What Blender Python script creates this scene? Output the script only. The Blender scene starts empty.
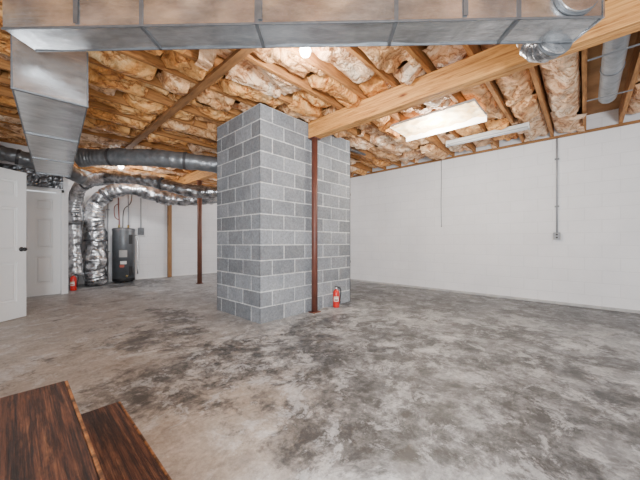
import bpy, bmesh, math, random
from mathutils import Vector, Matrix, noise
random.seed(7)
C = bpy.context.scene.collection
H = 1.05; F = 284.0; HZ = 242.0
FX, FY = 0.7318, 0.6815
def G(px, py, z=0.0):
    """room point at height z seen along the pixel"""
    d = F*(H-z)/(py-HZ); l = (px-320)/F*d
    return Vector((FX*d+FY*l, FY*d-FX*l, z))

# ------------------------------------------------------------ materials
def mk(name):
    m = bpy.data.materials.new(name); m.use_nodes = True
    nt = m.node_tree; b = nt.nodes['Principled BSDF']
    return m, nt, b
def N(nt, t, **kw):
    n = nt.nodes.new(t)
    for k, v in kw.items():
        if k in n.inputs.keys(): n.inputs[k].default_value = v
        else: setattr(n, k, v)
    return n
def ramp(nt, fac, stops):
    r = nt.nodes.new('ShaderNodeValToRGB'); e = r.color_ramp.elements
    while len(e) < len(stops): e.new(0.5)
    for i, (p, c) in enumerate(stops):
        e[i].position = p; e[i].color = (c[0], c[1], c[2], 1)
    nt.links.new(fac, r.inputs[0]); return r
def simple(name, c1, c2=None, rough=.6, metal=0, scale=8, bump=0, bscale=30, mapscale=(1,1,1), emit=None, es=0, detail=6, lo=.3, hi=.7, nr=.6, dist=0):
    m, nt, b = mk(name)
    b.inputs['Roughness'].default_value = rough; b.inputs['Metallic'].default_value = metal
    c2 = c2 or tuple(x*.8 for x in c1)
    tc = N(nt, 'ShaderNodeTexCoord'); mp = N(nt, 'ShaderNodeMapping'); mp.inputs['Scale'].default_value = mapscale
    nt.links.new(tc.outputs['Object'], mp.inputs[0])
    n = N(nt, 'ShaderNodeTexNoise', Scale=scale, Detail=detail, Roughness=nr, Distortion=dist)
    nt.links.new(mp.outputs[0], n.inputs[0])
    r = ramp(nt, n.outputs[0], [(lo, c2), (hi, c1)])
    nt.links.new(r.outputs[0], b.inputs['Base Color'])
    if bump:
        n2 = N(nt, 'ShaderNodeTexNoise', Scale=bscale, Detail=5.0)
        nt.links.new(mp.outputs[0], n2.inputs[0])
        bp = N(nt, 'ShaderNodeBump', Strength=bump, Distance=.02)
        nt.links.new(n2.outputs[0], bp.inputs['Height']); nt.links.new(bp.outputs[0], b.inputs['Normal'])
    if emit:
        b.inputs['Emission Color'].default_value = (*emit, 1); b.inputs['Emission Strength'].default_value = es
    return m
M = {}
M['wood'] = simple('joist_wood', (.54,.25,.075), (.22,.085,.025), .8, scale=5, mapscale=(1,9,9), bump=.2)
M['board'] = simple('dark_board', (.36,.17,.06), (.17,.075,.025), .8, scale=4, mapscale=(7,1,9))
M['post_wood'] = simple('post_wood', (.34,.19,.085), (.22,.115,.05), .7, scale=4, mapscale=(9,9,1))
M['sub'] = simple('subfloor_wood', (.38,.19,.075), (.21,.10,.035), .9, scale=3)
M['redsteel'] = simple('red_oxide_steel', (.14,.045,.03), (.08,.026,.018), .5, scale=6)
M['brownsteel'] = simple('brown_steel', (.17,.065,.038), (.11,.045,.028), .5, scale=6)
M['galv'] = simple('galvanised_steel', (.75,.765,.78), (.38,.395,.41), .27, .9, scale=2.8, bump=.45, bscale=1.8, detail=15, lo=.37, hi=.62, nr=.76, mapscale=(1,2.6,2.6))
M['galv_dark'] = simple('galvanised_seam', (.22,.235,.25), (.14,.15,.165), .45, .7, scale=14)
M['duct_grey'] = simple('grey_duct_jacket', (.25,.265,.285), (.13,.14,.15), .36, .5, scale=8, bump=.4, bscale=14)
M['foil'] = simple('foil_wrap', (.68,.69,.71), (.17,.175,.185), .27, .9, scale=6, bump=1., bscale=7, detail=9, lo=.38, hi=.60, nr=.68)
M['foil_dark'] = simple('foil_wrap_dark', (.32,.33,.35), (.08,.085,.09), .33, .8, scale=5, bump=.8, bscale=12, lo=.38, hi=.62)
M['white'] = simple('white_paint', (.82,.82,.82), (.79,.79,.79), .4, scale=3)
M['white_metal'] = simple('white_enamel', (.85,.85,.83), (.78,.78,.76), .4, scale=3)
M['dull_white'] = simple('dull_enamel', (.55,.55,.53), (.48,.48,.46), .5, scale=3)
M['black'] = simple('black_plastic', (.02,.02,.022), (.012,.012,.013), .4)
M['red'] = simple('red_enamel', (.62,.02,.015), (.50,.015,.01), .3)
M['redpipe'] = simple('red_pipe', (.24,.045,.03), (.18,.03,.02), .45)
M['bluepipe'] = simple('grey_pipe', (.30,.31,.33), (.23,.24,.26), .45)
M['darkpipe'] = simple('dark_pipe', (.06,.06,.065), (.04,.04,.045), .5)
M['paper'] = simple('label_paper', (.75,.73,.69), (.66,.64,.61), .6, scale=40)
M['greylabel'] = simple('muted_label', (.42,.41,.40), (.30,.30,.30), .6, scale=60)
M['yellow'] = simple('yellow_sticker', (.60,.47,.16), (.50,.38,.12), .6)
M['redlabel'] = simple('red_sticker', (.42,.10,.07), (.34,.07,.05), .6)
M['heater'] = simple('heater_grey', (.15,.165,.18), (.11,.12,.13), .38, .3)
M['brass'] = simple('brass', (.55,.40,.16), (.42,.30,.12), .35, .9)
M['chrome'] = simple('chrome', (.7,.7,.7), (.6,.6,.6), .2, 1)
M['bulb'] = simple('lit_bulb', (1,1,.95), (1,1,.95), .4, emit=(1,.96,.86), es=45)
M['tube'] = simple('tube_off', (.7,.7,.7), (.65,.65,.65), .3)
M['glow'] = simple('lit_reflector', (.95,.95,.90), (.95,.93,.88), .4, emit=(1,.97,.90), es=2.8)
m, nt, b = mk('lit_diffuser'); M['lens'] = m
tc = N(nt, 'ShaderNodeTexCoord')
def noi(scale, detail=8., rough=.6, dist=0., off=(0,0,0), ms=(1,1,1)):
    mp = N(nt, 'ShaderNodeMapping'); mp.inputs['Location'].default_value = off; mp.inputs['Scale'].default_value = ms
    nt.links.new(tc.outputs['Object'], mp.inputs[0])
    n = N(nt, 'ShaderNodeTexNoise', Scale=scale, Detail=detail, Roughness=rough, Distortion=dist)
    nt.links.new(mp.outputs[0], n.inputs[0]); return n.outputs[0]
def math_(op, a, bb, clamp=False):
    n = N(nt, 'ShaderNodeMath', operation=op); n.use_clamp = clamp
    for i, v in enumerate((a, bb)):
        if isinstance(v, (int, float)): n.inputs[i].default_value = v
        else: nt.links.new(v, n.inputs[i])
    return n.outputs[0]
def mix(f, a, bb, typ='MIX'):
    n = N(nt, 'ShaderNodeMix', data_type='RGBA', blend_type=typ)
    if isinstance(f, (int, float)): n.inputs[0].default_value = f
    else: nt.links.new(f, n.inputs[0])
    for i, v in ((6, a), (7, bb)):
        if isinstance(v, tuple): n.inputs[i].default_value = (*v, 1)
        else: nt.links.new(v, n.inputs[i])
    return n.outputs[2]
def blob(cx, cy, rx, ry, rot=0):
    mp = N(nt, 'ShaderNodeMapping', vector_type='TEXTURE'); mp.inputs['Location'].default_value = (cx, cy, 0)
    mp.inputs['Rotation'].default_value = (0,0,rot); mp.inputs['Scale'].default_value = (rx, ry, 1)
    nt.links.new(tc.outputs['Object'], mp.inputs[0])
    g = N(nt, 'ShaderNodeTexGradient', gradient_type='SPHERICAL'); nt.links.new(mp.outputs[0], g.inputs[0])
    return g.outputs['Fac']
lc = ramp(nt, noi(3.5, 8., .7, 1.), [(.34,(.62,.34,.13)),(.46,(.92,.64,.32)),(.60,(1,.88,.62))]).outputs[0]
nt.links.new(lc, b.inputs['Base Color']); nt.links.new(lc, b.inputs['Emission Color']); b.inputs['Emission Strength'].default_value = 2.2

# orange brown beam with knots
m, nt, b = mk('beam_wood'); M['beamwood'] = m; tc = N(nt, 'ShaderNodeTexCoord')
g1 = noi(3., 12., .76, .7, (0,0,0), (9,.7,16))
c = ramp(nt, g1, [(.37,(.23,.085,.02)),(.46,(.50,.22,.055)),(.60,(.72,.37,.11))]).outputs[0]
mp = N(nt, 'ShaderNodeMapping'); mp.inputs['Scale'].default_value = (1.,1.5,4.); nt.links.new(tc.outputs['Object'], mp.inputs[0])
vo = N(nt, 'ShaderNodeTexVoronoi', Scale=1.6); nt.links.new(mp.outputs[0], vo.inputs[0])
kn = ramp(nt, vo.outputs['Distance'], [(.04,(.20,.09,.03)),(.10,(.62,.45,.32)),(.17,(1,1,1))]).outputs[0]
nt.links.new(mix(1., c, kn, 'MULTIPLY'), b.inputs['Base Color']); b.inputs['Roughness'].default_value = .6
bp = N(nt, 'ShaderNodeBump', Strength=.5, Distance=.01); nt.links.new(g1, bp.inputs['Height']); nt.links.new(bp.outputs[0], b.inputs['Normal'])

# concrete floor
m, nt, b = mk('concrete_floor'); M['floor'] = m
tc = N(nt, 'ShaderNodeTexCoord')
K = lambda v: (v*.97, v, v*1.035)
base = ramp(nt, noi(2.2, 15., .74, .3), [(.35, K(.15)), (.45, K(.27)), (.54, K(.37)), (.66, K(.58))]).outputs[0]
warm = math_('MULTIPLY', math_('MAXIMUM', blob(.1, 4.6, 2.4, 4.2), blob(.8,1.6,1.0,1.0)), 1.5, True)
base = mix(warm, base, mix(.46, base, (.50,.38,.27)))
reg = None
for a in [(1.45,2.15,.9,.8,.3),(2.0,1.7,1.3,.7,.8),(1.5,.95,.8,.9,0),(2.7,1.4,1.3,.9,.5),(3.6,.5,1.4,1.2,0),(2.3,.0,1.1,.9,0),(4.9,2.4,1.7,2.9,0),(5.6,.3,1.4,2.3,0),(2.7,2.5,1.2,.4,0),(1.1,3.4,.7,.8,0),(1.9,8.4,1.6,1.2,0),(4.6,4.0,1.0,1.5,0),(.8,2.3,.7,.7,0),(1.5,4.3,.4,1.0,0)]:
    g = blob(*a); reg = g if reg is None else math_('MAXIMUM', reg, g)
reg = math_('MULTIPLY', reg, 1.7, True)
big = noi(2.4, 15., .74, .3, (1,5,0))
v = math_('ADD', big, math_('MULTIPLY', math_('SUBTRACT', reg, .60), .15))
m1 = ramp(nt, v, [(.475, (0,0,0)), (.53, (.72,.72,.72)), (.59, (1,1,1))]).outputs[0]
f1 = ramp(nt, noi(9., 14., .79, .3, (4,2,0)), [(.40, (0,0,0)), (.54, (1,1,1))]).outputs[0]
msk = math_('MULTIPLY', m1, math_('ADD', math_('MULTIPLY', f1, .52), .40))
col = mix(msk, base, K(.030))
f2 = ramp(nt, noi(6., 14., .80, .3, (9,2,0)), [(.50, (0,0,0)), (.56, (1,1,1))]).outputs[0]
col = mix(math_('MULTIPLY', f2, math_('ADD', math_('MULTIPLY', reg, .30), .20)), col, K(.055))
pal = ramp(nt, noi(4.0, 14., .78, .4, (7,3,0)), [(.53, (0,0,0)), (.58, (1,1,1))]).outputs[0]
col = mix(math_('MULTIPLY', pal, .44), col, K(.66))
wet = math_('MULTIPLY', math_('MAXIMUM', blob(5.3,2.6,1.7,3.8), blob(5.7,-.2,1.5,2.8)), 1.7, True)
col = mix(math_('MULTIPLY', wet, .62), col, mix(.75, col, K(.06)))
col = mix(.35, col, ramp(nt, noi(30., 10., .8), [(.38,(.2,.2,.2)),(.62,(.8,.8,.8))]).outputs[0], 'OVERLAY')
nt.links.new(col, b.inputs['Base Color'])
rr = ramp(nt, noi(2.2), [(.3,(.34,.34,.34)),(.7,(.62,.62,.62))]); nt.links.new(rr.outputs[0], b.inputs['Roughness'])
bp = N(nt, 'ShaderNodeBump', Strength=.2, Distance=.01); nt.links.new(noi(18.,10.,.7), bp.inputs['Height']); nt.links.new(bp.outputs[0], b.inputs['Normal'])

# painted block wall, uv in metres
m, nt, b = mk('painted_block_wall'); M['wall'] = m
uv = N(nt, 'ShaderNodeUVMap')
br = N(nt, 'ShaderNodeTexBrick', Scale=1.0); br.inputs['Mortar Size'].default_value = .006; br.inputs['Mortar Smooth'].default_value = .5
br.inputs['Brick Width'].default_value = .4; br.inputs['Row Height'].default_value = .2
br.inputs['Color1'].default_value = (.81,.81,.825,1); br.inputs['Color2'].default_value = (.785,.785,.80,1); br.inputs['Mortar'].default_value = (.72,.72,.735,1)
nt.links.new(uv.outputs[0], br.inputs[0])
tc = N(nt, 'ShaderNodeTexCoord')
dn = ramp(nt, noi(1.1, 8., .65), [(.3,(.90,.90,.905)),(.65,(1,1,1))]).outputs[0]
nt.links.new(mix(1., br.outputs[0], dn, 'MULTIPLY'), b.inputs['Base Color'])
b.inputs['Roughness'].default_value = .7
bp = N(nt, 'ShaderNodeBump', Strength=.35, Distance=.005); bp.invert = True
nt.links.new(br.outputs['Fac'], bp.inputs['Height']); nt.links.new(bp.outputs[0], b.inputs['Normal'])

# grey concrete block with per block tone
m, nt, b = mk('grey_block'); M['block'] = m
at = N(nt, 'ShaderNodeVertexColor', layer_name='tone'); tc = N(nt, 'ShaderNodeTexCoord')
sp = ramp(nt, noi(34., 12., .82), [(.36,(.60,.60,.60)),(.62,(1.18,1.18,1.18))]).outputs[0]
sm = ramp(nt, noi(3.5, 10., .7), [(.34,(.80,.81,.83)),(.66,(1.1,1.1,1.09))]).outputs[0]
nt.links.new(mix(1., mix(1., at.outputs[0], sp, 'MULTIPLY'), sm, 'MULTIPLY'), b.inputs['Base Color'])
b.inputs['Roughness'].default_value = .9
bp = N(nt, 'ShaderNodeBump', Strength=.7, Distance=.008); nt.links.new(noi(90., 8., .7), bp.inputs['Height']); nt.links.new(bp.outputs[0], b.inputs['Normal'])

# insulation
def insul(name, c0, c1, c2, c3):
    global nt, tc
    m, nt, b = mk(name); tc = N(nt, 'ShaderNodeTexCoord')
    c = ramp(nt, noi(2.6, 12., .70, .6), [(.33,c0),(.44,c1),(.55,c2),(.68,c3)]).outputs[0]
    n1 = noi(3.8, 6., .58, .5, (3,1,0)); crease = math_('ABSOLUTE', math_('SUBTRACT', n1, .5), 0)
    cr = ramp(nt, crease, [(.0,(.28,.15,.07)),(.014,(.76,.60,.46)),(.038,(1,1,1))]).outputs[0]  # dark brown painted along the creases, in place of shade in the folds
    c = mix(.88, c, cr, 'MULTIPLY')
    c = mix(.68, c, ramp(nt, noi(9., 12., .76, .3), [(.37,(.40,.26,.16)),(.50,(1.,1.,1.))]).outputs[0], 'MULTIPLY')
    nt.links.new(c, b.inputs['Base Color']); b.inputs['Roughness'].default_value = .6
    bp = N(nt, 'ShaderNodeBump', Strength=1., Distance=.04); nt.links.new(math_('ADD', noi(7., 11., .68, .4), math_('MINIMUM', math_('MULTIPLY', crease, 5.), .5)), bp.inputs['Height']); nt.links.new(bp.outputs[0], b.inputs['Normal'])
    return m
M['ins1'] = insul('insulation_peach', (.48,.21,.085), (.84,.50,.27), (.96,.68,.45), (1.,.88,.72))
M['ins2'] = insul('insulation_tan', (.34,.14,.05), (.75,.39,.16), (.91,.56,.29), (1.,.78,.54))
M['ins3'] = insul('insulation_orange', (.36,.13,.03), (.77,.33,.08), (.93,.50,.18), (1.,.72,.38))

# worn stained tread wood
m, nt, b = mk('worn_tread_wood'); M['tread'] = m; tc = N(nt, 'ShaderNodeTexCoord')
g1 = noi(3.2, 15., .80, .25, (0,0,0), (22,.6,6))
c = ramp(nt, g1, [(.40,(.009,.006,.005)),(.47,(.065,.023,.012)),(.54,(.17,.060,.027)),(.64,(.38,.17,.078))]).outputs[0]
g2 = ramp(nt, noi(2.8, 14., .82, .3, (2,0,0), (6,.9,1)), [(.42,(.16,.14,.14)),(.52,(1,1,1))]).outputs[0]
nt.links.new(mix(.85, c, g2, 'MULTIPLY'), b.inputs['Base Color']); b.inputs['Roughness'].default_value = .52
bp = N(nt, 'ShaderNodeBump', Strength=1., Distance=.018); nt.links.new(g1, bp.inputs['Height']); nt.links.new(bp.outputs[0], b.inputs['Normal'])
M['tread_edge'] = simple('worn_tread_edge', (.42,.18,.065), (.08,.035,.018), .55, scale=6, mapscale=(1,3,1), lo=.42, hi=.58, detail=10, nr=.7)

# ------------------------------------------------------------ mesh helpers
def box(bm, x0,x1,y0,y1,z0,z1, bev=0, mat=None):
    r = bmesh.ops.create_cube(bm, size=1.0)
    T = Matrix.Translation(((x0+x1)/2,(y0+y1)/2,(z0+z1)/2)) @ Matrix.Diagonal((x1-x0,y1-y0,z1-z0,1))
    bmesh.ops.transform(bm, matrix=T, verts=r['verts'])
    vs = r['verts']
    if bev:
        es = list({e for v in vs for e in v.link_edges})
        q = bmesh.ops.bevel(bm, geom=es, offset=bev, segments=2, affect='EDGES', profile=.5)
        vs = list({v for f in q['faces'] for v in f.verts} | {v for v in vs if v.is_valid})
    if mat is not None: bmesh.ops.transform(bm, matrix=mat, verts=[v for v in vs if v.is_valid])
def sweep(bm, pts, rad, seg=16, cap=True):
    pts = [Vector(p) for p in pts]; n = len(pts); rings = []
    T = (pts[1]-pts[0]).normalized(); up = Vector((0,0,1)) if abs(T.z) < .9 else Vector((1,0,0))
    U = T.cross(up).normalized()
    for i, p in enumerate(pts):
        t = (pts[min(i+1,n-1)]-pts[max(i-1,0)]).normalized()
        U = (U - t*U.dot(t)).normalized(); V = t.cross(U)
        r = rad(i/(n-1)) if callable(rad) else rad
        rings.append([bm.verts.new(p+(U*math.cos(2*math.pi*k/seg)+V*math.sin(2*math.pi*k/seg))*r) for k in range(seg)])
    for a, c in zip(rings, rings[1:]):
        for k in range(seg):
            f = bm.faces.new((a[k], a[(k+1)%seg], c[(k+1)%seg], c[k])); f.smooth = True
    if cap: bm.faces.new(rings[0][::-1]); bm.faces.new(rings[-1])
def lathe(bm, prof, cx=0, cy=0, seg=28):
    rings = []
    for r, z in prof:
        rings.append([bm.verts.new((cx+r*math.cos(2*math.pi*k/seg), cy+r*math.sin(2*math.pi*k/seg), z)) for k in range(seg)] if r > 1e-5 else [bm.verts.new((cx,cy,z))])
    for a, c in zip(rings, rings[1:]):
        for k in range(seg):
            k2 = (k+1) % seg
            if len(a) == 1 and len(c) == 1: continue
            if len(a) == 1: f = bm.faces.new((a[0], c[k2], c[k]))
            elif len(c) == 1: f = bm.faces.new((a[k], a[k2], c[0]))
            else: f = bm.faces.new((a[k], a[k2], c[k2], c[k]))
            f.smooth = True
def spline(cps, n=60):
    P = [Vector(p) for p in cps]; P = [P[0]*2-P[1]] + P + [P[-1]*2-P[-2]]; out = []
    segs = len(P)-3
    for i in range(n):
        t = i/(n-1)*segs; k = min(int(t), segs-1); t -= k
        a,b_,c,d = P[k:k+4]
        out.append(.5*((2*b_)+(c-a)*t+(2*a-5*b_+4*c-d)*t*t+(3*b_-a-3*c+d)*t**3))
    return out
def obj(name, bm, mat, parent=None, recalc=True):
    if recalc: bmesh.ops.recalc_face_normals(bm, faces=bm.faces)
    me = bpy.data.meshes.new(name); bm.to_mesh(me); bm.free()
    me.materials.append(M[mat] if isinstance(mat, str) else mat)
    o = bpy.data.objects.new(name, me); C.objects.link(o)
    if parent: o.parent = parent
    return o
def nb(): return bmesh.new()
def tag(o, label, cat, group=None, kind=None):
    o['label'] = label; o['category'] = cat
    if group: o['group'] = group
    if kind: o['kind'] = kind
    return o
def thing(name, label, cat, loc=(0,0,0), rz=0, group=None):
    o = bpy.data.objects.new(name, None); C.objects.link(o); o.location = loc; o.rotation_euler = (0,0,rz)
    o.empty_display_size = .1
    return tag(o, label, cat, group)
def struct(name, bm, mat, parent=None, label=None):
    o = obj(name, bm, mat, parent)
    if parent is None: o['kind'] = 'structure'
    if label: o['label'] = label
    return o
def bpart(name, mat, parent, *d, bev=0):
    b_ = nb(); box(b_, *d, bev=bev); return obj(name, b_, mat, parent)

# ------------------------------------------------------------ the room
XW, YW, ZC = 6.25, 9.2, 2.84
PX0, PX1, PY0, PY1 = 2.134, 4.04, 3.036, 4.17
BX2 = 3.17
bm = nb(); box(bm, -3, XW+.2, -3, YW+.2, -.12, 0); struct('floor', bm, 'floor')
bm = nb(); box(bm, -2.2, XW+.2, -2.2, YW+.2, 3.08, 3.12); struct('ceiling', bm, 'sub')
def wallmesh(x0,x1,y0,y1,z0,z1):
    b_ = nb(); box(b_, x0,x1,y0,y1,z0,z1)
    l = b_.loops.layers.uv.new('UVMap'); b_.normal_update()
    for f in b_.faces:
        for lp in f.loops:
            c = lp.vert.co; lp[l].uv = (c.y if abs(f.normal.x) > .5 else c.x, c.z)
    return b_
struct('wall_right', wallmesh(XW, XW+.2, -2.2, YW+.2, 0, 3.08), 'wall')
struct('wall_back', wallmesh(.68, XW, YW, YW+.2, 0, 3.08), 'wall')
struct('wall_return', wallmesh(.68, .74, 7.82, YW, 0, 3.08), 'wall')
struct('wall_door_left', wallmesh(-.62, -.24, 7.70, 7.82, 0, 3.08), 'wall')
struct('wall_door_right', wallmesh(.655, .74, 7.70, 7.82, 0, 3.08), 'wall')
struct('wall_door_over', wallmesh(-.24, .655, 7.70, 7.82, 2.08, 3.08), 'wall')
struct('wall_left', wallmesh(-.72, -.62, 5.24, 7.82, 0, 3.08), 'wall')
struct('wall_left_near', wallmesh(-.72, -.62, 2.6, 4.34, 0, 3.08), 'wall')
struct('wall_left_over', wallmesh(-.72, -.62, 4.34, 5.24, 2.08, 3.08), 'wall')
M['ledge'] = simple('grey_ledge', (.50,.50,.50), (.34,.34,.34), .8)
bm = nb(); box(bm, XW-.03, XW, -2.2, YW, 0, .045, bev=.006); struct('baseboard_right', bm, 'ledge')
bm = nb(); box(bm, .74, XW-.03, YW-.02, YW, 0, .04, bev=.005); struct('baseboard_back', bm, 'white')
bm = nb(); box(bm, XW-.04, XW, -2.2, YW, 2.80, 2.838); struct('trim_1', bm, 'board')

# ------------------------------------------------------------ doors
def door(name, loc, rz, w=.86, h=2.02, label=None, knob_x=None):
    r = bpy.data.objects.new(name, None); C.objects.link(r); r.location = loc; r.rotation_euler = (0,0,rz)
    r['kind'] = 'structure'; r['label'] = label
    cols = [(.115, w/2-.055), (w/2+.055, w-.115)]; rows = [(.24,.78),(.93,1.52),(1.67,1.89)]
    b_ = nb()
    xs = [0, cols[0][0], cols[0][1], cols[1][0], cols[1][1], w]
    for a, c in ((xs[0],xs[1]),(xs[2],xs[3]),(xs[4],xs[5])): box(b_, a, c, -.019, .019, .01, h)
    zs = [.01] + [q for rw in rows for q in rw] + [h]
    for i in range(0, len(zs), 2):
        for a, c in cols: box(b_, a, c, -.019, .019, zs[i], zs[i+1])
    obj('door_leaf', b_, 'white', r)
    for (a, c) in cols:
        for (d, e) in rows:
            b_ = nb()
            for s in (-1, 1):
                def rect(i, y): return [b_.verts.new(p) for p in ((a+i,y,d+i),(c-i,y,d+i),(c-i,y,e-i),(a+i,y,e-i))]
                R = [rect(0, s*.019), rect(.004, s*-.004), rect(.018, s*-.004), rect(.045, s*.013)]
                for p, q in zip(R, R[1:]):
                    for k in range(4): b_.faces.new((p[k], p[(k+1)%4], q[(k+1)%4], q[k]))
                b_.faces.new(R[-1])
            obj('door_panel', b_, 'white', r)
    kx = knob_x if knob_x else w-.065
    b_ = nb()
    for s in (-1, 1):
        pr = [(0,.0),(.032,.0),(.032,.006),(.012,.008),(.011,.035),(.024,.042),(.028,.052),(.022,.064),(0,.068)]
        t = nb(); lathe(t, pr, seg=18)
        bmesh.ops.transform(t, matrix=Matrix.Translation((kx, s*.018, .95)) @ Matrix.Rotation(-s*math.pi/2, 4, 'X'), verts=t.verts)
        me = bpy.data.meshes.new('t'); t.to_mesh(me); t.free(); b_.from_mesh(me)
    obj('door_knob', b_, 'black', r)
    return r
ang = math.atan2(.59, .67)
door('door_1', (-.55, 5.20, 0), ang, label='white six panel door standing open at the left edge')
door('door_2', (-.205, 7.745, 0), 0, w=.83, label='closed white six panel door in the wall behind the open one', knob_x=.065)
bm = nb(); box(bm, -.245, -.215, 7.675, 7.70, 0, 2.09); box(bm, .635, .675, 7.675, 7.70, 0, 2.09); box(bm, -.245,.675,7.675,7.70,2.04,2.09)
struct('trim_2', bm, 'white')

# ------------------------------------------------------------ joists and insulation
jy = [-1.2+.4*i for i in range(27)]
for i, y in enumerate(jy):
    if y > 9.15: continue
    bm = nb(); n = 40; x0, x1 = -1.6, XW-.001; V = []
    for q in range(n+1):
        x = x0+(x1-x0)*q/n; wob = noise.noise(Vector((x*.8, y*5, 1)))*.012; w = .020+.003*noise.noise(Vector((x*3, y, 4)))
        V.append([bm.verts.new(p) for p in ((x,y+wob-w,ZC),(x,y+wob+w,ZC),(x,y+wob+w,3.079),(x,y+wob-w,3.079))])
    for a, c in zip(V, V[1:]):
        for k in range(4): bm.faces.new((a[k], a[(k+1)%4], c[(k+1)%4], c[k]))
    bm.faces.new(V[0]); bm.faces.new(V[-1][::-1])
    tag(obj('floor_joist', bm, 'wood'), 'long brown timber joist running across the ceiling between insulation batts', 'joist', 'ceiling joists')
LX0, LX1, LY0, LY1 = 3.89, 4.51, .98, 2.22
BUX, BUY = 1.80, 1.86
def keepout(x, y):
    if PX0-.03 < x < PX1+.03 and PY0-.03 < y < PY1+.03: return 2.836
    if 2.95 < x < 3.16 and y < 3.1: return 2.845
    if BX2-.1 < x < BX2+.1 and y > 4.1: return 2.845
    if LX0-.03 < x < LX1+.03 and LY0 < y < LY1: return 2.885
    if 5.16 < x < 5.36 and .5 < y < 1.9: return 2.848
    if 1.36 < x < 1.53 and .6 < y < 7.7: return 2.848
    if math.hypot(x-BUX, y-BUY) < .13: return 2.91
    if math.hypot(x-1.62, y-7.6) < .13: return 2.845
    if 4.0 < x < 5.1 and 3.1 < y < 3.4: return 2.845
    return None
def batt(x0, x1, yc, seed, sag):
    b_ = nb(); nx = max(int((x1-x0)/.027), 6); ny = 14; V = []
    tilt = random.uniform(-.06,.06); ends = (random.uniform(-.05,.05), random.uniform(-.05,.05))
    lap = random.random() < .6; side = random.choice((0,1))
    for i in range(nx+1):
        row = []; s = i/nx
        for j in range(ny+1):
            u = j/ny; x = x0+(x1-x0)*s; w = .174*(.94+.06*noise.noise(Vector((x*3, seed, 0))))
            y = yc-w+2*w*u
            q = Vector((x*2.6, y*4.6, seed*1.7))
            vd = noise.voronoi(q*1.05)[0]; fold = (vd[1]-vd[0])
            cr = noise.noise(q*.7)*.085 + (fold-.3)*-.07 + noise.noise(q*2.5)*.032 + noise.noise(q*7)*.009
            e = math.sin(math.pi*u)**.4; ex = min(1, min(i, nx-i)/2.)
            z = ZC+.095 - (sag+.065)*e*ex + cr*(.6+.4*e) + tilt*(u-.5) - (ends[0]*(1-s)+ends[1]*s)*ex
            ko = keepout(x, y)
            # torn paper lip that droops below and over a joist
            if lap and ko is None and (j <= 2 if side else j >= ny-2):
                tear = noise.noise(Vector((x*1.6, seed*2, 5)))
                if tear > -.08:
                    jj = j if side else ny-j
                    z = ZC-.010-.05*max(0,tear)*(1.2-.3*jj)-.010*noise.noise(q*3); y += (-1 if side else 1)*(.030+.08*max(0, tear))*(1-.45*jj)
            zmin = ko if ko else ZC-.085
            row.append(b_.verts.new((x + noise.noise(q+Vector((9,0,0)))*.05*ex, y, max(z, zmin))))
        V.append(row)
    for i in range(nx):
        for j in range(ny):
            f = b_.faces.new((V[i][j], V[i][j+1], V[i+1][j+1], V[i+1][j])); f.smooth = noise.noise(Vector((i*.2, j*.3, seed))) > -.06
    return b_
k = 0
for i in range(len(jy)-1):
    yc = (jy[i]+jy[i+1])/2
    if yc > 9.1: continue
    x = -1.55 + random.random()*.5
    while x < XW-.1:
        L = random.choice((.6, .9, 1.2, 1.5)); x1 = min(x+L, XW-.02)
        if x1-x > .25 and not (abs(yc+.2) < .05 and x1 > 2.9) and not (abs(yc-7.8) < .15 and x < .8):
            r = random.random(); left = x1 < 2.4
            mt = ('ins3' if r < .45 else 'ins2' if r < .82 else 'ins1') if left else ('ins3' if r < .20 else 'ins2' if r < .55 else 'ins1')
            bm = batt(x, x1-random.uniform(.01,.09), yc, k*3.1, random.uniform(-.02,.08))
            tag(obj('insulation_batt', bm, mt, recalc=False), 'crumpled tan paper faced insulation batt stuffed between the ceiling joists', 'insulation', 'insulation batts in the ceiling')
            k += 1
        x = x1

bm = nb(); box(bm, 1.40, 1.49, .7, 7.6, ZC-.04, ZC-.001)
tag(obj('cross_board', bm, 'board'), 'dark narrow board nailed crosswise under the joists left of the block pier', 'board')
bm = nb(); box(bm, 4.32, 4.98, 3.18, 3.22, 2.73, 2.838, bev=.003)
tag(obj('short_board', bm, 'board'), 'short brown board under the joists just right of the block pier', 'board')

# ------------------------------------------------------------ beams
def beam(x, y0, y1, label):
    t = thing('support_beam', label, 'beam', (x, y0, 2.60))
    for s in (-1, 1):
        bpart('beam_plank', 'beamwood', t, min(s*.002, s*.07), max(s*.002, s*.07), 0, y1-y0, 0, .239, bev=.004)
beam(3.055, -2.1, 3.02, 'thick orange timber beam running from the block pier to upper right')
beam(BX2, 4.24, YW-.01, 'brown timber beam on a red post behind the block pier')

# ------------------------------------------------------------ posts
def steel_post(x, y, label, r=.045, mt='redsteel'):
    t = thing('steel_post', label, 'post', (x, y, 0))
    bpart('base_plate', mt, t, -.075,.075,-.06,.06,0,.012, bev=.002)
    b_ = nb(); sweep(b_, [(0,0,.012),(0,0,1.2),(0,0,2.588)], r, 24); obj('post_tube', b_, mt, t)
    bpart('top_plate', mt, t, -.075,.075,-.06,.06,2.588,2.599)
steel_post(3.055, 2.955, 'red brown steel post in front of the block pier under the beam end')
steel_post(BX2+.01, 7.12, 'red brown steel post standing alone left of the block pier', .056, 'brownsteel')
bm = nb(); box(bm, BX2-.055, BX2+.045, 9.08, 9.17, 0, 2.598, bev=.004)
tag(obj('timber_post', bm, 'post_wood'), 'slim timber post against the white back wall', 'post')
t = thing('vertical_pipe', 'dark thin vertical pipe beside the right edge of the block pier', 'pipe', (4.085, 3.09, 0))
bm = nb(); sweep(bm, [(0,0,.0),(0,0,1.3),(0,0,2.70)], .022, 14); obj('pipe_tube', bm, 'darkpipe', t)
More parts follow.
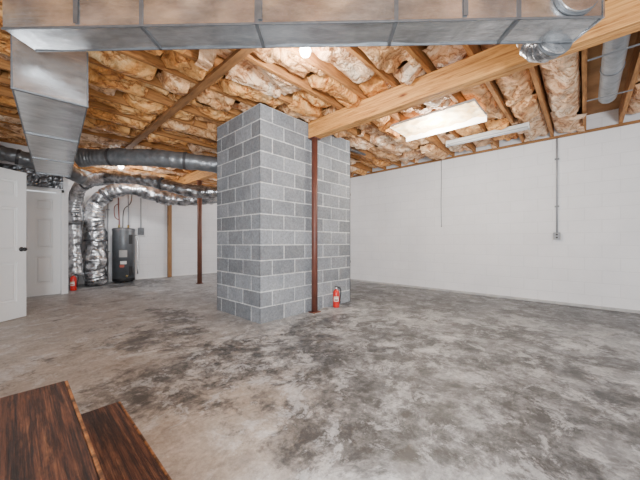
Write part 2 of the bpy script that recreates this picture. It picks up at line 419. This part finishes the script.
bm = nb(); sweep(bm, spline([(0,0,2.64),(.01,0,2.70),(.07,0,2.72),(.5,0,2.73)], 30), .024, 14); obj('pipe_branch', bm, 'darkpipe', t)
for z in (.7, 1.9): 
    bm = nb(); sweep(bm, [(0,0,z-.02),(0,0,z+.02)], .029, 14); obj('pipe_coupling', bm, 'darkpipe', t)

# ------------------------------------------------------------ block pier
bm = nb(); lay = bm.loops.layers.float_color.new('tone')
def paint(fs, c):
    for f in fs:
        for lp in f.loops: lp[lay] = (*c, 1)
box(bm, PX0+.004, PX1-.004, PY0+.004, PY1-.004, 0, 2.83); paint(bm.faces, (.60,.605,.61))
CH = 2.83/14; g = .0068
faces = [((PX0,PY0),(1,0),(0,-1),PX1-PX0,0), ((PX0,PY0),(0,1),(-1,0),PY1-PY0,1), ((PX1,PY0),(0,1),(1,0),PY1-PY0,0), ((PX0,PY1),(1,0),(0,1),PX1-PX0,1)]
for (ox,oy),(dx,dy),(nx_,ny_),L,ph in faces:
    for r in range(14):
        s = -.2 if (r+ph) % 2 else 0
        while s < L-.01:
            a = max(s, 0); c = min(s+.4, L); s += .4
            if c-a < .03: continue
            J = lambda: random.uniform(-.0024,.0024)
            a2 = a if a < .001 else a+g+J(); c2 = c if c > L-.001 else c-g+J()
            z0 = r*CH+(g+J())*(r > 0); z1 = (r+1)*CH-g+J()
            ch = .004
            def P(u, z, h): return (ox+dx*u+nx_*h, oy+dy*u+ny_*h, z)
            ia = 0 if a < .001 else ch; ic = 0 if c > L-.001 else ch
            lo = [bm.verts.new(P(u,z,-.0045)) for u,z in ((a2,z0),(c2,z0),(c2,z1),(a2,z1))]
            hi = [bm.verts.new(P(u,z,0)) for u,z in ((a2+ia,z0+ch),(c2-ic,z0+ch),(c2-ic,z1-ch),(a2+ia,z1-ch))]
            fs = [bm.faces.new(hi)] + [bm.faces.new((lo[q],lo[(q+1)%4],hi[(q+1)%4],hi[q])) for q in range(4)]
            v = random.uniform(.195,.305); paint(fs, (v*.94, v, v*1.09))
            fn = Vector((nx_, ny_, 0)); fs[0].normal_update()
            if fs[0].normal.dot(fn) < 0: fs[0].normal_flip()
tag(obj('block_pier', bm, 'block', recalc=False), 'large grey concrete block pier rising to the ceiling in the room centre', 'pier')

# ------------------------------------------------------------ sheet metal duct across the top
DZ = 2.45
A = G(2, 28.5, DZ); B = G(602, 17, DZ)
dv = (B-A); Ld = dv.length; rz = math.atan2(dv.y, dv.x); du = dv.normalized()
t = thing('rectangular_duct', 'long galvanised rectangular duct crossing the top of the room', 'duct', A, rz)
WD, HD = .215, .28
def dent(bm_, amp=.004, sc=2.2):
    for v in bm_.verts: v.co += noise.noise_vector(v.co*sc)*amp
def gridbox(x0,x1,y0,y1,z0,z1, st=.08):
    b_ = nb(); box(b_, x0,x1,y0,y1,z0,z1)
    bmesh.ops.subdivide_edges(b_, edges=[e for e in b_.edges if e.calc_length() > .6], cuts=int(max(x1-x0,y1-y0)/st), use_grid_fill=True)
    return b_
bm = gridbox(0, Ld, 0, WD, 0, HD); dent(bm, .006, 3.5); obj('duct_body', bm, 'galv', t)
def ux(px, py=22): return (G(px, py, DZ)-A).dot(du)
for px in (138, 256, 396, 516):
    u = ux(px); bpart('seam_cleat', 'galv_dark', t, u-.012, u+.012, -.007, WD+.007, -.008, HD+.006, bev=.002)
for y0 in (-.006, WD-.003):
    bpart('folded_edge', 'galv_dark', t, .0, Ld, y0, y0+.009, -.008, .005, bev=.001)
bpart('end_cap', 'galv', t, Ld, Ld+.012, -.008, WD+.008, -.008, HD+.006, bev=.002)
for u in (.5, 1.7, 3.0):
    bpart('hanger_strap', 'galv_dark', t, u-.015, u+.015, -.011, -.008, .02, 2.838-DZ)
    bpart('hanger_strap', 'galv_dark', t, u-.015, u+.015, WD+.008, WD+.011, .02, 2.838-DZ)
u = ux(570)
bm = nb(); sweep(bm, [(u,-.035,.145),(u,-.001,.145)], .128, 28); obj('round_takeoff', bm, 'galv', t)
bm = nb(); sweep(bm, [(u,-.012,.145),(u,-.001,.145)], .139, 28); obj('takeoff_flange', bm, 'galv_dark', t)
e = thing('duct_elbow', 'segmented silver round elbow leaving the right end of the overhead duct', 'duct', A, rz)
u = (G(556, 42, DZ)-A).dot(du)
zc = .035
cp = [(u,WD+.010,zc),(u-.005,WD+.05,zc-.004),(u-.02,WD+.10,zc+.015),(u-.04,WD+.13,zc+.07),(u-.05,WD+.14,zc+.16),(u-.05,WD+.14,zc+.27)]
def ribbed(s, r=.114): return r+.006*(abs(((s*8) % 1)-.5) < .08)
bm = nb(); sweep(bm, spline(cp, 90), ribbed, 24)
for v in bm.verts: v.co += noise.noise_vector(v.co*14)*.003
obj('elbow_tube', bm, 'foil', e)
bm = nb(); sweep(bm, [(u,WD+.009,zc),(u,WD+.018,zc)], .128, 24); obj('collar_flange', bm, 'galv_dark', e)

# ------------------------------------------------------------ trunk duct on the left
T0 = Vector((-.015, 3.10, 0)); dirn = math.atan2(387, 27.2)
t = thing('trunk_duct', 'deep galvanised trunk duct running away along the left side', 'duct', (T0.x, T0.y, 2.20), dirn-math.pi/2)
bm = gridbox(0, .43, 0, 3.6, 0, .45, .12); dent(bm, .008, 3.); obj('duct_body', bm, 'galv', t)
for v in (.02, 1.2, 2.4, 3.58):
    bpart('seam_cleat', 'galv_dark', t, -.009, .439, v-.013, v+.013, -.010, .458, bev=.002)
for x_ in (-.006, .427):
    bpart('folded_edge', 'galv_dark', t, x_, x_+.009, .036, 3.56, -.008, .005, bev=.001)
for v in (.6, 1.9, 3.1):
    bpart('hanger_strap', 'galv_dark', t, .439, .442, v-.015, v+.015, .02, .638)
    bpart('hanger_strap', 'galv_dark', t, -.012, -.009, v-.015, v+.015, .02, .638)

# ------------------------------------------------------------ flexible ducts
def flex(cps, r, label, mat='foil', straps=(), rib=.045, r2=None, crump=.03, pitch=.10):
    t = thing('flexible_duct', label, 'duct', cps[0]); o0 = Vector(cps[0])
    L = sum((Vector(a)-Vector(b_)).length for a, b_ in zip(cps, cps[1:]))
    n = int(L/.014); pts = [p-o0 for p in spline(cps, n)]; r2 = r2 or r
    def R(s): 
        q = s*L; rr_ = r+(r2-r)*min(1, max(0, (s-.3)/.2))
        return rr_*(1+rib*math.sin(q/pitch*2*math.pi+5*noise.noise(Vector((q*2,0,r*7))))+.13*noise.noise(Vector((q*2.6, r*9, 0))))
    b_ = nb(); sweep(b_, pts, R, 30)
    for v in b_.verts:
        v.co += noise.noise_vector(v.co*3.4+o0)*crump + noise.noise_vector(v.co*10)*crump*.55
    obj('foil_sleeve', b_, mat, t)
    for s in straps:
        i = max(1, min(n-2, int(s*(n-1)))); d = (pts[i+1]-pts[i-1]).normalized(); rr_ = R(i/(n-1))
        b_ = nb(); sweep(b_, [pts[i]-d*.022, pts[i]+d*.022], rr_*1.08, 28, cap=False); obj('strap_band', b_, 'darkpipe', t)
flex([(.71,6.05,2.43),(.95,5.88,2.45),(1.3,5.5,2.45),(1.8,5.0,2.42),(2.45,4.66,2.38),(2.9,4.55,2.38)], .14,
     'smooth dark grey flexible duct leaving the trunk duct end toward the block pier', mat='duct_grey', straps=(.3,.65), rib=.02, crump=.012)
flex([(1.36,8.70,.04),(1.30,8.66,.5),(1.34,8.70,1.1),(1.28,8.66,1.65),(1.37,8.60,2.02),(1.68,8.42,2.32),(2.1,8.2,2.38),(2.7,8.0,2.20),(3.3,7.85,2.22),(4.0,7.6,2.38)], .225,
     'thickest silver foil duct standing on the floor beside the water heater', straps=(.22,.5,.75), r2=.17, crump=.04, rib=.025, pitch=.13)
flex([(.925,8.48,.28),(.93,8.53,.9),(.915,8.50,1.6),(.93,8.40,2.0),(1.05,8.1,2.34),(1.45,7.5,2.46),(2.0,7.0,2.40),(2.7,6.5,2.20),(3.2,6.15,2.20),(3.7,5.8,2.32)], .14,
     'narrower foil duct hanging next to the closed white door', mat='foil', straps=(.2,.45,.7), crump=.024, rib=.025, pitch=.12)
flex([(-.55,7.35,2.55),(-.2,7.3,2.57),(.2,7.28,2.52),(.6,7.35,2.46),(.95,7.5,2.35)], .13,
     'dark flexible duct crossing above the closed white door', mat='duct_grey', straps=(.4,), crump=.02, rib=.03)

bm = nb(); nx, nz = 30, 10; V = []
for i in range(nx+1):
    V.append([bm.verts.new((-.2+.86*i/nx, 7.68+noise.noise(Vector((i*.7,j*.9,3)))*.02, 2.11+.36*j/nz)) for j in range(nz+1)])
for i in range(nx):
    for j in range(nz): bm.faces.new((V[i][j],V[i+1][j],V[i+1][j+1],V[i][j+1]))
tag(obj('foil_insulation_sheet', bm, 'foil_dark'), 'crinkled silver foil sheet on the wall above the closed door', 'insulation')

t = thing('round_duct', 'grey round duct between joists at the upper right behind the beam', 'duct', (3.20,-.2,2.79))
bm = nb(); sweep(bm, spline([(0,0,0),(.6,0,-.02),(1.2,0,-.02),(1.6,0,-.01)], 30), .082, 22); obj('duct_pipe', bm, 'duct_grey', t)
bm = nb(); sweep(bm, [(.78,0,-.02),(.82,0,-.02)], .088, 22); obj('pipe_joint', bm, 'galv_dark', t)
for x_ in (.3, 1.3):
    bpart('hanger_strap', 'galv_dark', t, x_-.015, x_+.015, -.18, .18, -.115, -.112)

# ------------------------------------------------------------ water heater
t = thing('water_heater', 'dark grey cylindrical water heater against the white back wall', 'water heater', (1.95, 8.88, 0))
bm = nb(); lathe(bm, [(0,.04),(.245,.04),(.252,.06),(.252,.11)], seg=36); obj('base_ring', bm, 'black', t)
for a in range(3):
    bm = nb(); q = a*2.094; sweep(bm, [(.18*math.cos(q),.18*math.sin(q),0),(.18*math.cos(q),.18*math.sin(q),.045)], .03, 10); obj('foot', bm, 'black', t)
bm = nb(); lathe(bm, [(0,.1),(.25,.1),(.25,1.36),(.245,1.375),(0,1.375)], seg=40); obj('tank', bm, 'heater', t)
bm = nb(); lathe(bm, [(.254,1.34),(.256,1.375),(.24,1.41),(.1,1.425),(0,1.425)], seg=40); obj('top_cap', bm, 'galv_dark', t)
def curved_label(name, mat, a0, a1, z0, z1, r, parent):
    b_ = nb(); n = 8; V = [[b_.verts.new((r*math.cos(a0+(a1-a0)*i/n), r*math.sin(a0+(a1-a0)*i/n), z)) for z in (z0,z1)] for i in range(n+1)]
    for i in range(n): b_.faces.new((V[i][0],V[i+1][0],V[i+1][1],V[i][1]))
    return obj(name, b_, mat, parent)
ca = math.atan2(-8.88, -1.95)
curved_label('rating_label', 'greylabel', ca-.40, ca+.30, .66, .84, .2525, t)
curved_label('warning_sticker', 'redlabel', ca-.35, ca+.05, .40, .47, .2535, t)
curved_label('energy_sticker', 'paper', ca-.3, ca+.25, .48, .56, .2525, t)
for zz in (.3, 1.12):
    curved_label('access_panel', 'black', ca+.45, ca+.85, zz-.12, zz+.12, .253, t)
bm = nb(); sweep(bm, [(.0,-.24,.17),(.0,-.31,.17)], .015, 10); sweep(bm, [(0,-.31,.15),(0,-.31,.20)], .02, 10); obj('drain_valve', bm, 'brass', t)
for s, mt in ((-.1,'redpipe'),(.1,'bluepipe')):
    bm = nb(); sweep(bm, spline([(s,0,1.41),(s,0,1.62),(s*1.1,.02,1.95),(s*1.1,.04,2.3),(s*1.1,.04,2.76)], 24), .013, 10); obj('water_pipe', bm, mt, t)
    bm = nb(); sweep(bm, [(s,0,1.42),(s,0,1.50)], .025, 12); obj('pipe_fitting', bm, 'brass', t)
bm = nb(); sweep(bm, spline([(-.1,0,1.62),(-.19,0,1.70),(-.20,0,1.95),(-.10,.01,2.06)], 30), .010, 10); obj('bypass_pipe', bm, 'redpipe', t)
bm = nb(); sweep(bm, spline([(.0,.1,1.42),(.03,.12,1.9),(.2,.14,2.15),(.22,.16,2.76)], 30), .010, 10); obj('power_cable', bm, 'black', t)
bm = nb(); sweep(bm, spline([(.2,-.13,1.2),(.27,-.16,1.15),(.28,-.16,.2)], 20), .012, 10); obj('relief_pipe', bm, 'chrome', t)
t = thing('drain_pipe', 'thin grey pipe running up the back wall between foil duct and heater', 'pipe', (1.66, 9.16, 0))
bm = nb(); sweep(bm, [(0,0,.0),(0,0,1.6),(0,0,2.76)], .014, 12); obj('pipe_tube', bm, 'bluepipe', t)
for z in (.8, 1.9):
    bpart('pipe_clamp', 'galv_dark', t, -.04,.04,.0,.039,z-.012,z+.012)
t = thing('disconnect_box', 'small grey electrical box on the back wall right of the water heater', 'electrical box', (2.42, 9.2, 1.35))
bpart('box_body', 'galv_dark', t, -.07,.07,-.08,0,-.1,.1, bev=.005)
bm = nb(); sweep(bm, [(0,-.04,.1),(0,-.04,.8),(0,-.04,1.42)], .011, 10); obj('conduit', bm, 'galv_dark', t)

# ------------------------------------------------------------ fire extinguishers
def extinguisher(x, y, rz, label, sc=1.0):
    t = thing('fire_extinguisher', label, 'fire extinguisher', (x,y,0), rz)
    t.scale = (sc,sc,sc)
    bm = nb(); lathe(bm, [(0,.004),(.044,.0),(.05,.008),(.052,.02),(.052,.225),(.048,.25),(.034,.272),(.019,.283),(.017,.292),(0,.292)], seg=28); obj('cylinder', bm, 'red', t)
    bm = nb(); lathe(bm, [(0,.29),(.017,.29),(.019,.30),(.015,.325),(0,.327)], seg=16); box(bm,-.012,.03,-.010,.010,.302,.32,bev=.003); obj('valve', bm, 'black', t)
    bm = nb(); box(bm, -.085,.02,-.009,.009,.325,.332,bev=.002, mat=Matrix.Rotation(.18,4,'Y')); obj('lever', bm, 'black', t)
    bpart('carry_handle', 'chrome', t, -.08,.015,-.008,.008,.300,.306,bev=.002)
    bm = nb(); sweep(bm, spline([(.03,0,.311),(.065,0,.30),(.075,0,.24),(.066,0,.16),(.06,0,.10)], 26), .009, 10); sweep(bm, [(.06,0,.10),(.058,0,.06)], .012, 10); obj('hose', bm, 'black', t)
    bm = nb(); sweep(bm, [(0,-.016,.31),(0,-.028,.31)], .014, 16); obj('gauge', bm, 'chrome', t)
    n = 10; r = .0528
    for nm, mt, z0, z1, rr_ in (('label_plate','paper',.10,.18,r),('label_band','yellow',.165,.175,r+.0005),('label_print','redlabel',.112,.135,r+.0006)):
        b_ = nb(); a0, a1 = (-2.5,-.9) if nm != 'label_print' else (-2.2,-1.2)
        V = [[b_.verts.new((rr_*math.cos(a0+(a1-a0)*i/n), rr_*math.sin(a0+(a1-a0)*i/n), z)) for z in (z0,z1)] for i in range(n+1)]
        for i in range(n): b_.faces.new((V[i][0],V[i+1][0],V[i+1][1],V[i][1]))
        obj(nm, b_, mt, t)
extinguisher(3.53, 2.93, -.75, 'red fire extinguisher on the floor beside the block pier post')
extinguisher(.86, 8.1, -.4, 'red fire extinguisher on the floor near the closed white door', 1.1)

# ------------------------------------------------------------ wall electrics on the right wall
t = thing('outlet_box', 'grey outlet box with vertical conduit on the right white wall', 'electrical box', (XW, .34, 1.15))
bpart('box_body', 'galv_dark', t, -.055,0,-.045,.045,-.06,.06, bev=.004)
ob = bpart('cover_plate', 'bluepipe', t, -.060,-.055,-.042,.042,-.057,.057, bev=.002)
for z in (-.025,.025):
    b_ = nb(); sweep(b_, [(-.060,0,z),(-.064,0,z)], .016, 14); obj('socket', b_, 'black', ob)
bm = nb(); sweep(bm, [(-.025,0,.06),(-.025,0,1.0),(-.025,0,1.64)], .012, 12); obj('conduit', bm, 'bluepipe', t)
for z in (.5, 1.3):
    bpart('conduit_clamp', 'galv_dark', t, -.038,0,-.03,.03,z-.01,z+.01)
t = thing('hanging_cord', 'thin dark pull cord hanging down the right white wall', 'cord', (XW-.03, 2.24, 1.40))
bm = nb(); sweep(bm, spline([(0,0,0),(.005,.01,.5),(0,0,1.0),(-.01,0,1.39)], 30), .006, 8); obj('cord_line', bm, 'galv_dark', t)
bm = nb(); lathe(bm, [(0,-.03),(.009,-.028),(.011,-.01),(.005,.005),(0,.006)], seg=12); obj('cord_knob', bm, 'galv_dark', t)

# ------------------------------------------------------------ ceiling lights
t = thing('ceiling_light', 'large lit rectangular ceiling light set among insulation beyond the timber beam', 'ceiling light', (4.20, 1.60, 2.80))
W2, L2 = .30, .60
for d in ((-W2,-W2+.008,-L2,L2),(-W2+.008,W2-.008,-L2,-L2+.008),(-W2+.008,W2-.008,L2-.008,L2)):
    bpart('frame_rail', 'dull_white', t, *d, .01, .039)
bpart('side_reflector', 'glow', t, W2-.008, W2, -L2, L2, -.06, .039)
bm = nb(); nx, ny = 24, 46; V = []
for i in range(nx+1):
    V.append([bm.verts.new((-W2+.009+(2*W2-.018)*i/nx, -L2+.009+(2*L2-.018)*j/ny, .018+.03*noise.noise(Vector((i*.28,j*.24,2))))) for j in range(ny+1)])
for i in range(nx):
    for j in range(ny): bm.faces.new((V[i][j],V[i][j+1],V[i+1][j+1],V[i+1][j])).smooth = True
obj('diffuser', bm, 'lens', t)
t = thing('strip_light', 'slim dull white strip light near the right wall', 'ceiling light', (5.26, 1.20, 2.745))
bpart('housing', 'dull_white', t, -.05,.05,-.60,.60,.035,.095, bev=.005)
for s in (-.028,.028):
    bm = nb(); sweep(bm, [(s,-.58,.020),(s,.58,.020)], .013, 14); obj('tube', bm, 'tube', t)
for s in (-1,1):
    bpart('tube_holder', 'dull_white', t, -.05,.05,min(s*.585,s*.6),max(s*.585,s*.6),.0,.035)
def bulb(x, y, label, z=2.84):
    t = thing('bulb_light', label, 'light bulb', (x,y,z))
    bm = nb(); lathe(bm, [(0,0),(.055,0),(.055,-.01),(.03,-.02),(.022,-.03),(0,-.03)], seg=22); obj('lamp_holder', bm, 'white_metal', t)
    bm = nb(); lathe(bm, [(.013,-.025),(.018,-.04),(.044,-.068),(.054,-.095),(.038,-.134),(0,-.148)], seg=20); obj('bulb', bm, 'bulb', t)
bulb(BUX, BUY, 'bare lit bulb tucked between insulation just beyond the overhead duct', 2.885)
bulb(1.62, 7.6, 'bare lit bulb above the foil ducts near the water heater')

# ------------------------------------------------------------ stairs
t = thing('stair_landing', 'higher worn red brown plank platform at the lower left corner', 'step', (0,0,0))
for i, (a, c) in enumerate(((-.58,-.35),(-.349,-.13),(-.129,.158))):
    bpart('plank', 'tread', t, a, c, .62, 1.785, .362, .40, bev=.003)
bpart('nosing', 'tread_edge', t, .158, .17, .62, 1.785, .362, .399, bev=.004)
for x, y in ((-.54,.70),(-.54,1.70),(.06,.70),(.06,1.70)):
    bpart('leg', 'tread', t, x-.045,x+.045,y-.045,y+.045,0,.361)
t = thing('stair_tread', 'lower worn red brown wooden step beside the platform', 'step', (0,0,0))
bpart('plank', 'tread', t, .125, .374, .62, 1.82, .162, .20, bev=.003)
bpart('nosing', 'tread_edge', t, .374, .385, .62, 1.82, .162, .199, bev=.004)
for y in (.70,1.72):
    bpart('leg', 'tread', t, .16,.34,y-.03,y+.03,0,.161)

# ------------------------------------------------------------ light
def light(kind, loc, e, size=.3, col=(1,1,1)):
    l = bpy.data.lights.new('lamp_or_fill', kind); l.energy = e; l.color = col
    if kind == 'AREA': l.size = size
    else: l.shadow_soft_size = size
    o = bpy.data.objects.new('lamp_or_fill', l); C.objects.link(o); o.location = loc
    return o
def aim(o, tgt):
    o.rotation_euler = (Vector(tgt)-o.location).to_track_quat('-Z','Y').to_euler()
light('POINT', (BUX,BUY,2.66), 60, .05, (1,.95,.88))
light('POINT', (1.62,7.5,2.55), 130, .10, (.97,.98,1))
light('POINT', (4.20,1.6,2.62), 90, .12, (1,.95,.87))
light('POINT', (4.9,6.6,2.2), 90, .2, (.98,.99,1))
o = light('AREA', (-1.2,-1.6,1.1), 310, .8, (.95,.975,1)); aim(o, (3.4,2.6,2.2))  # added fill behind the camera, tilted up to brighten room and ceiling
o = light('AREA', (.5,.3,.15), 50, .5, (1,.98,.95)); aim(o, (2.2,2.6,2.9))  # added fill near the floor, brightens the ceiling from below
w = bpy.data.worlds.new('World'); bpy.context.scene.world = w; w.use_nodes = True
w.node_tree.nodes['Background'].inputs[0].default_value = (.93,.965,1,1); w.node_tree.nodes['Background'].inputs[1].default_value = 1.0

cam = bpy.data.cameras.new('Camera'); cam.sensor_width = 36; cam.lens = F/640*36; cam.shift_y = 2/640; cam.clip_start = .02
co = bpy.data.objects.new('Camera', cam); C.objects.link(co); co.location = (0,0,H)
co.rotation_euler = (math.pi/2, 0, -math.atan2(FX, FY))
bpy.context.scene.camera = co
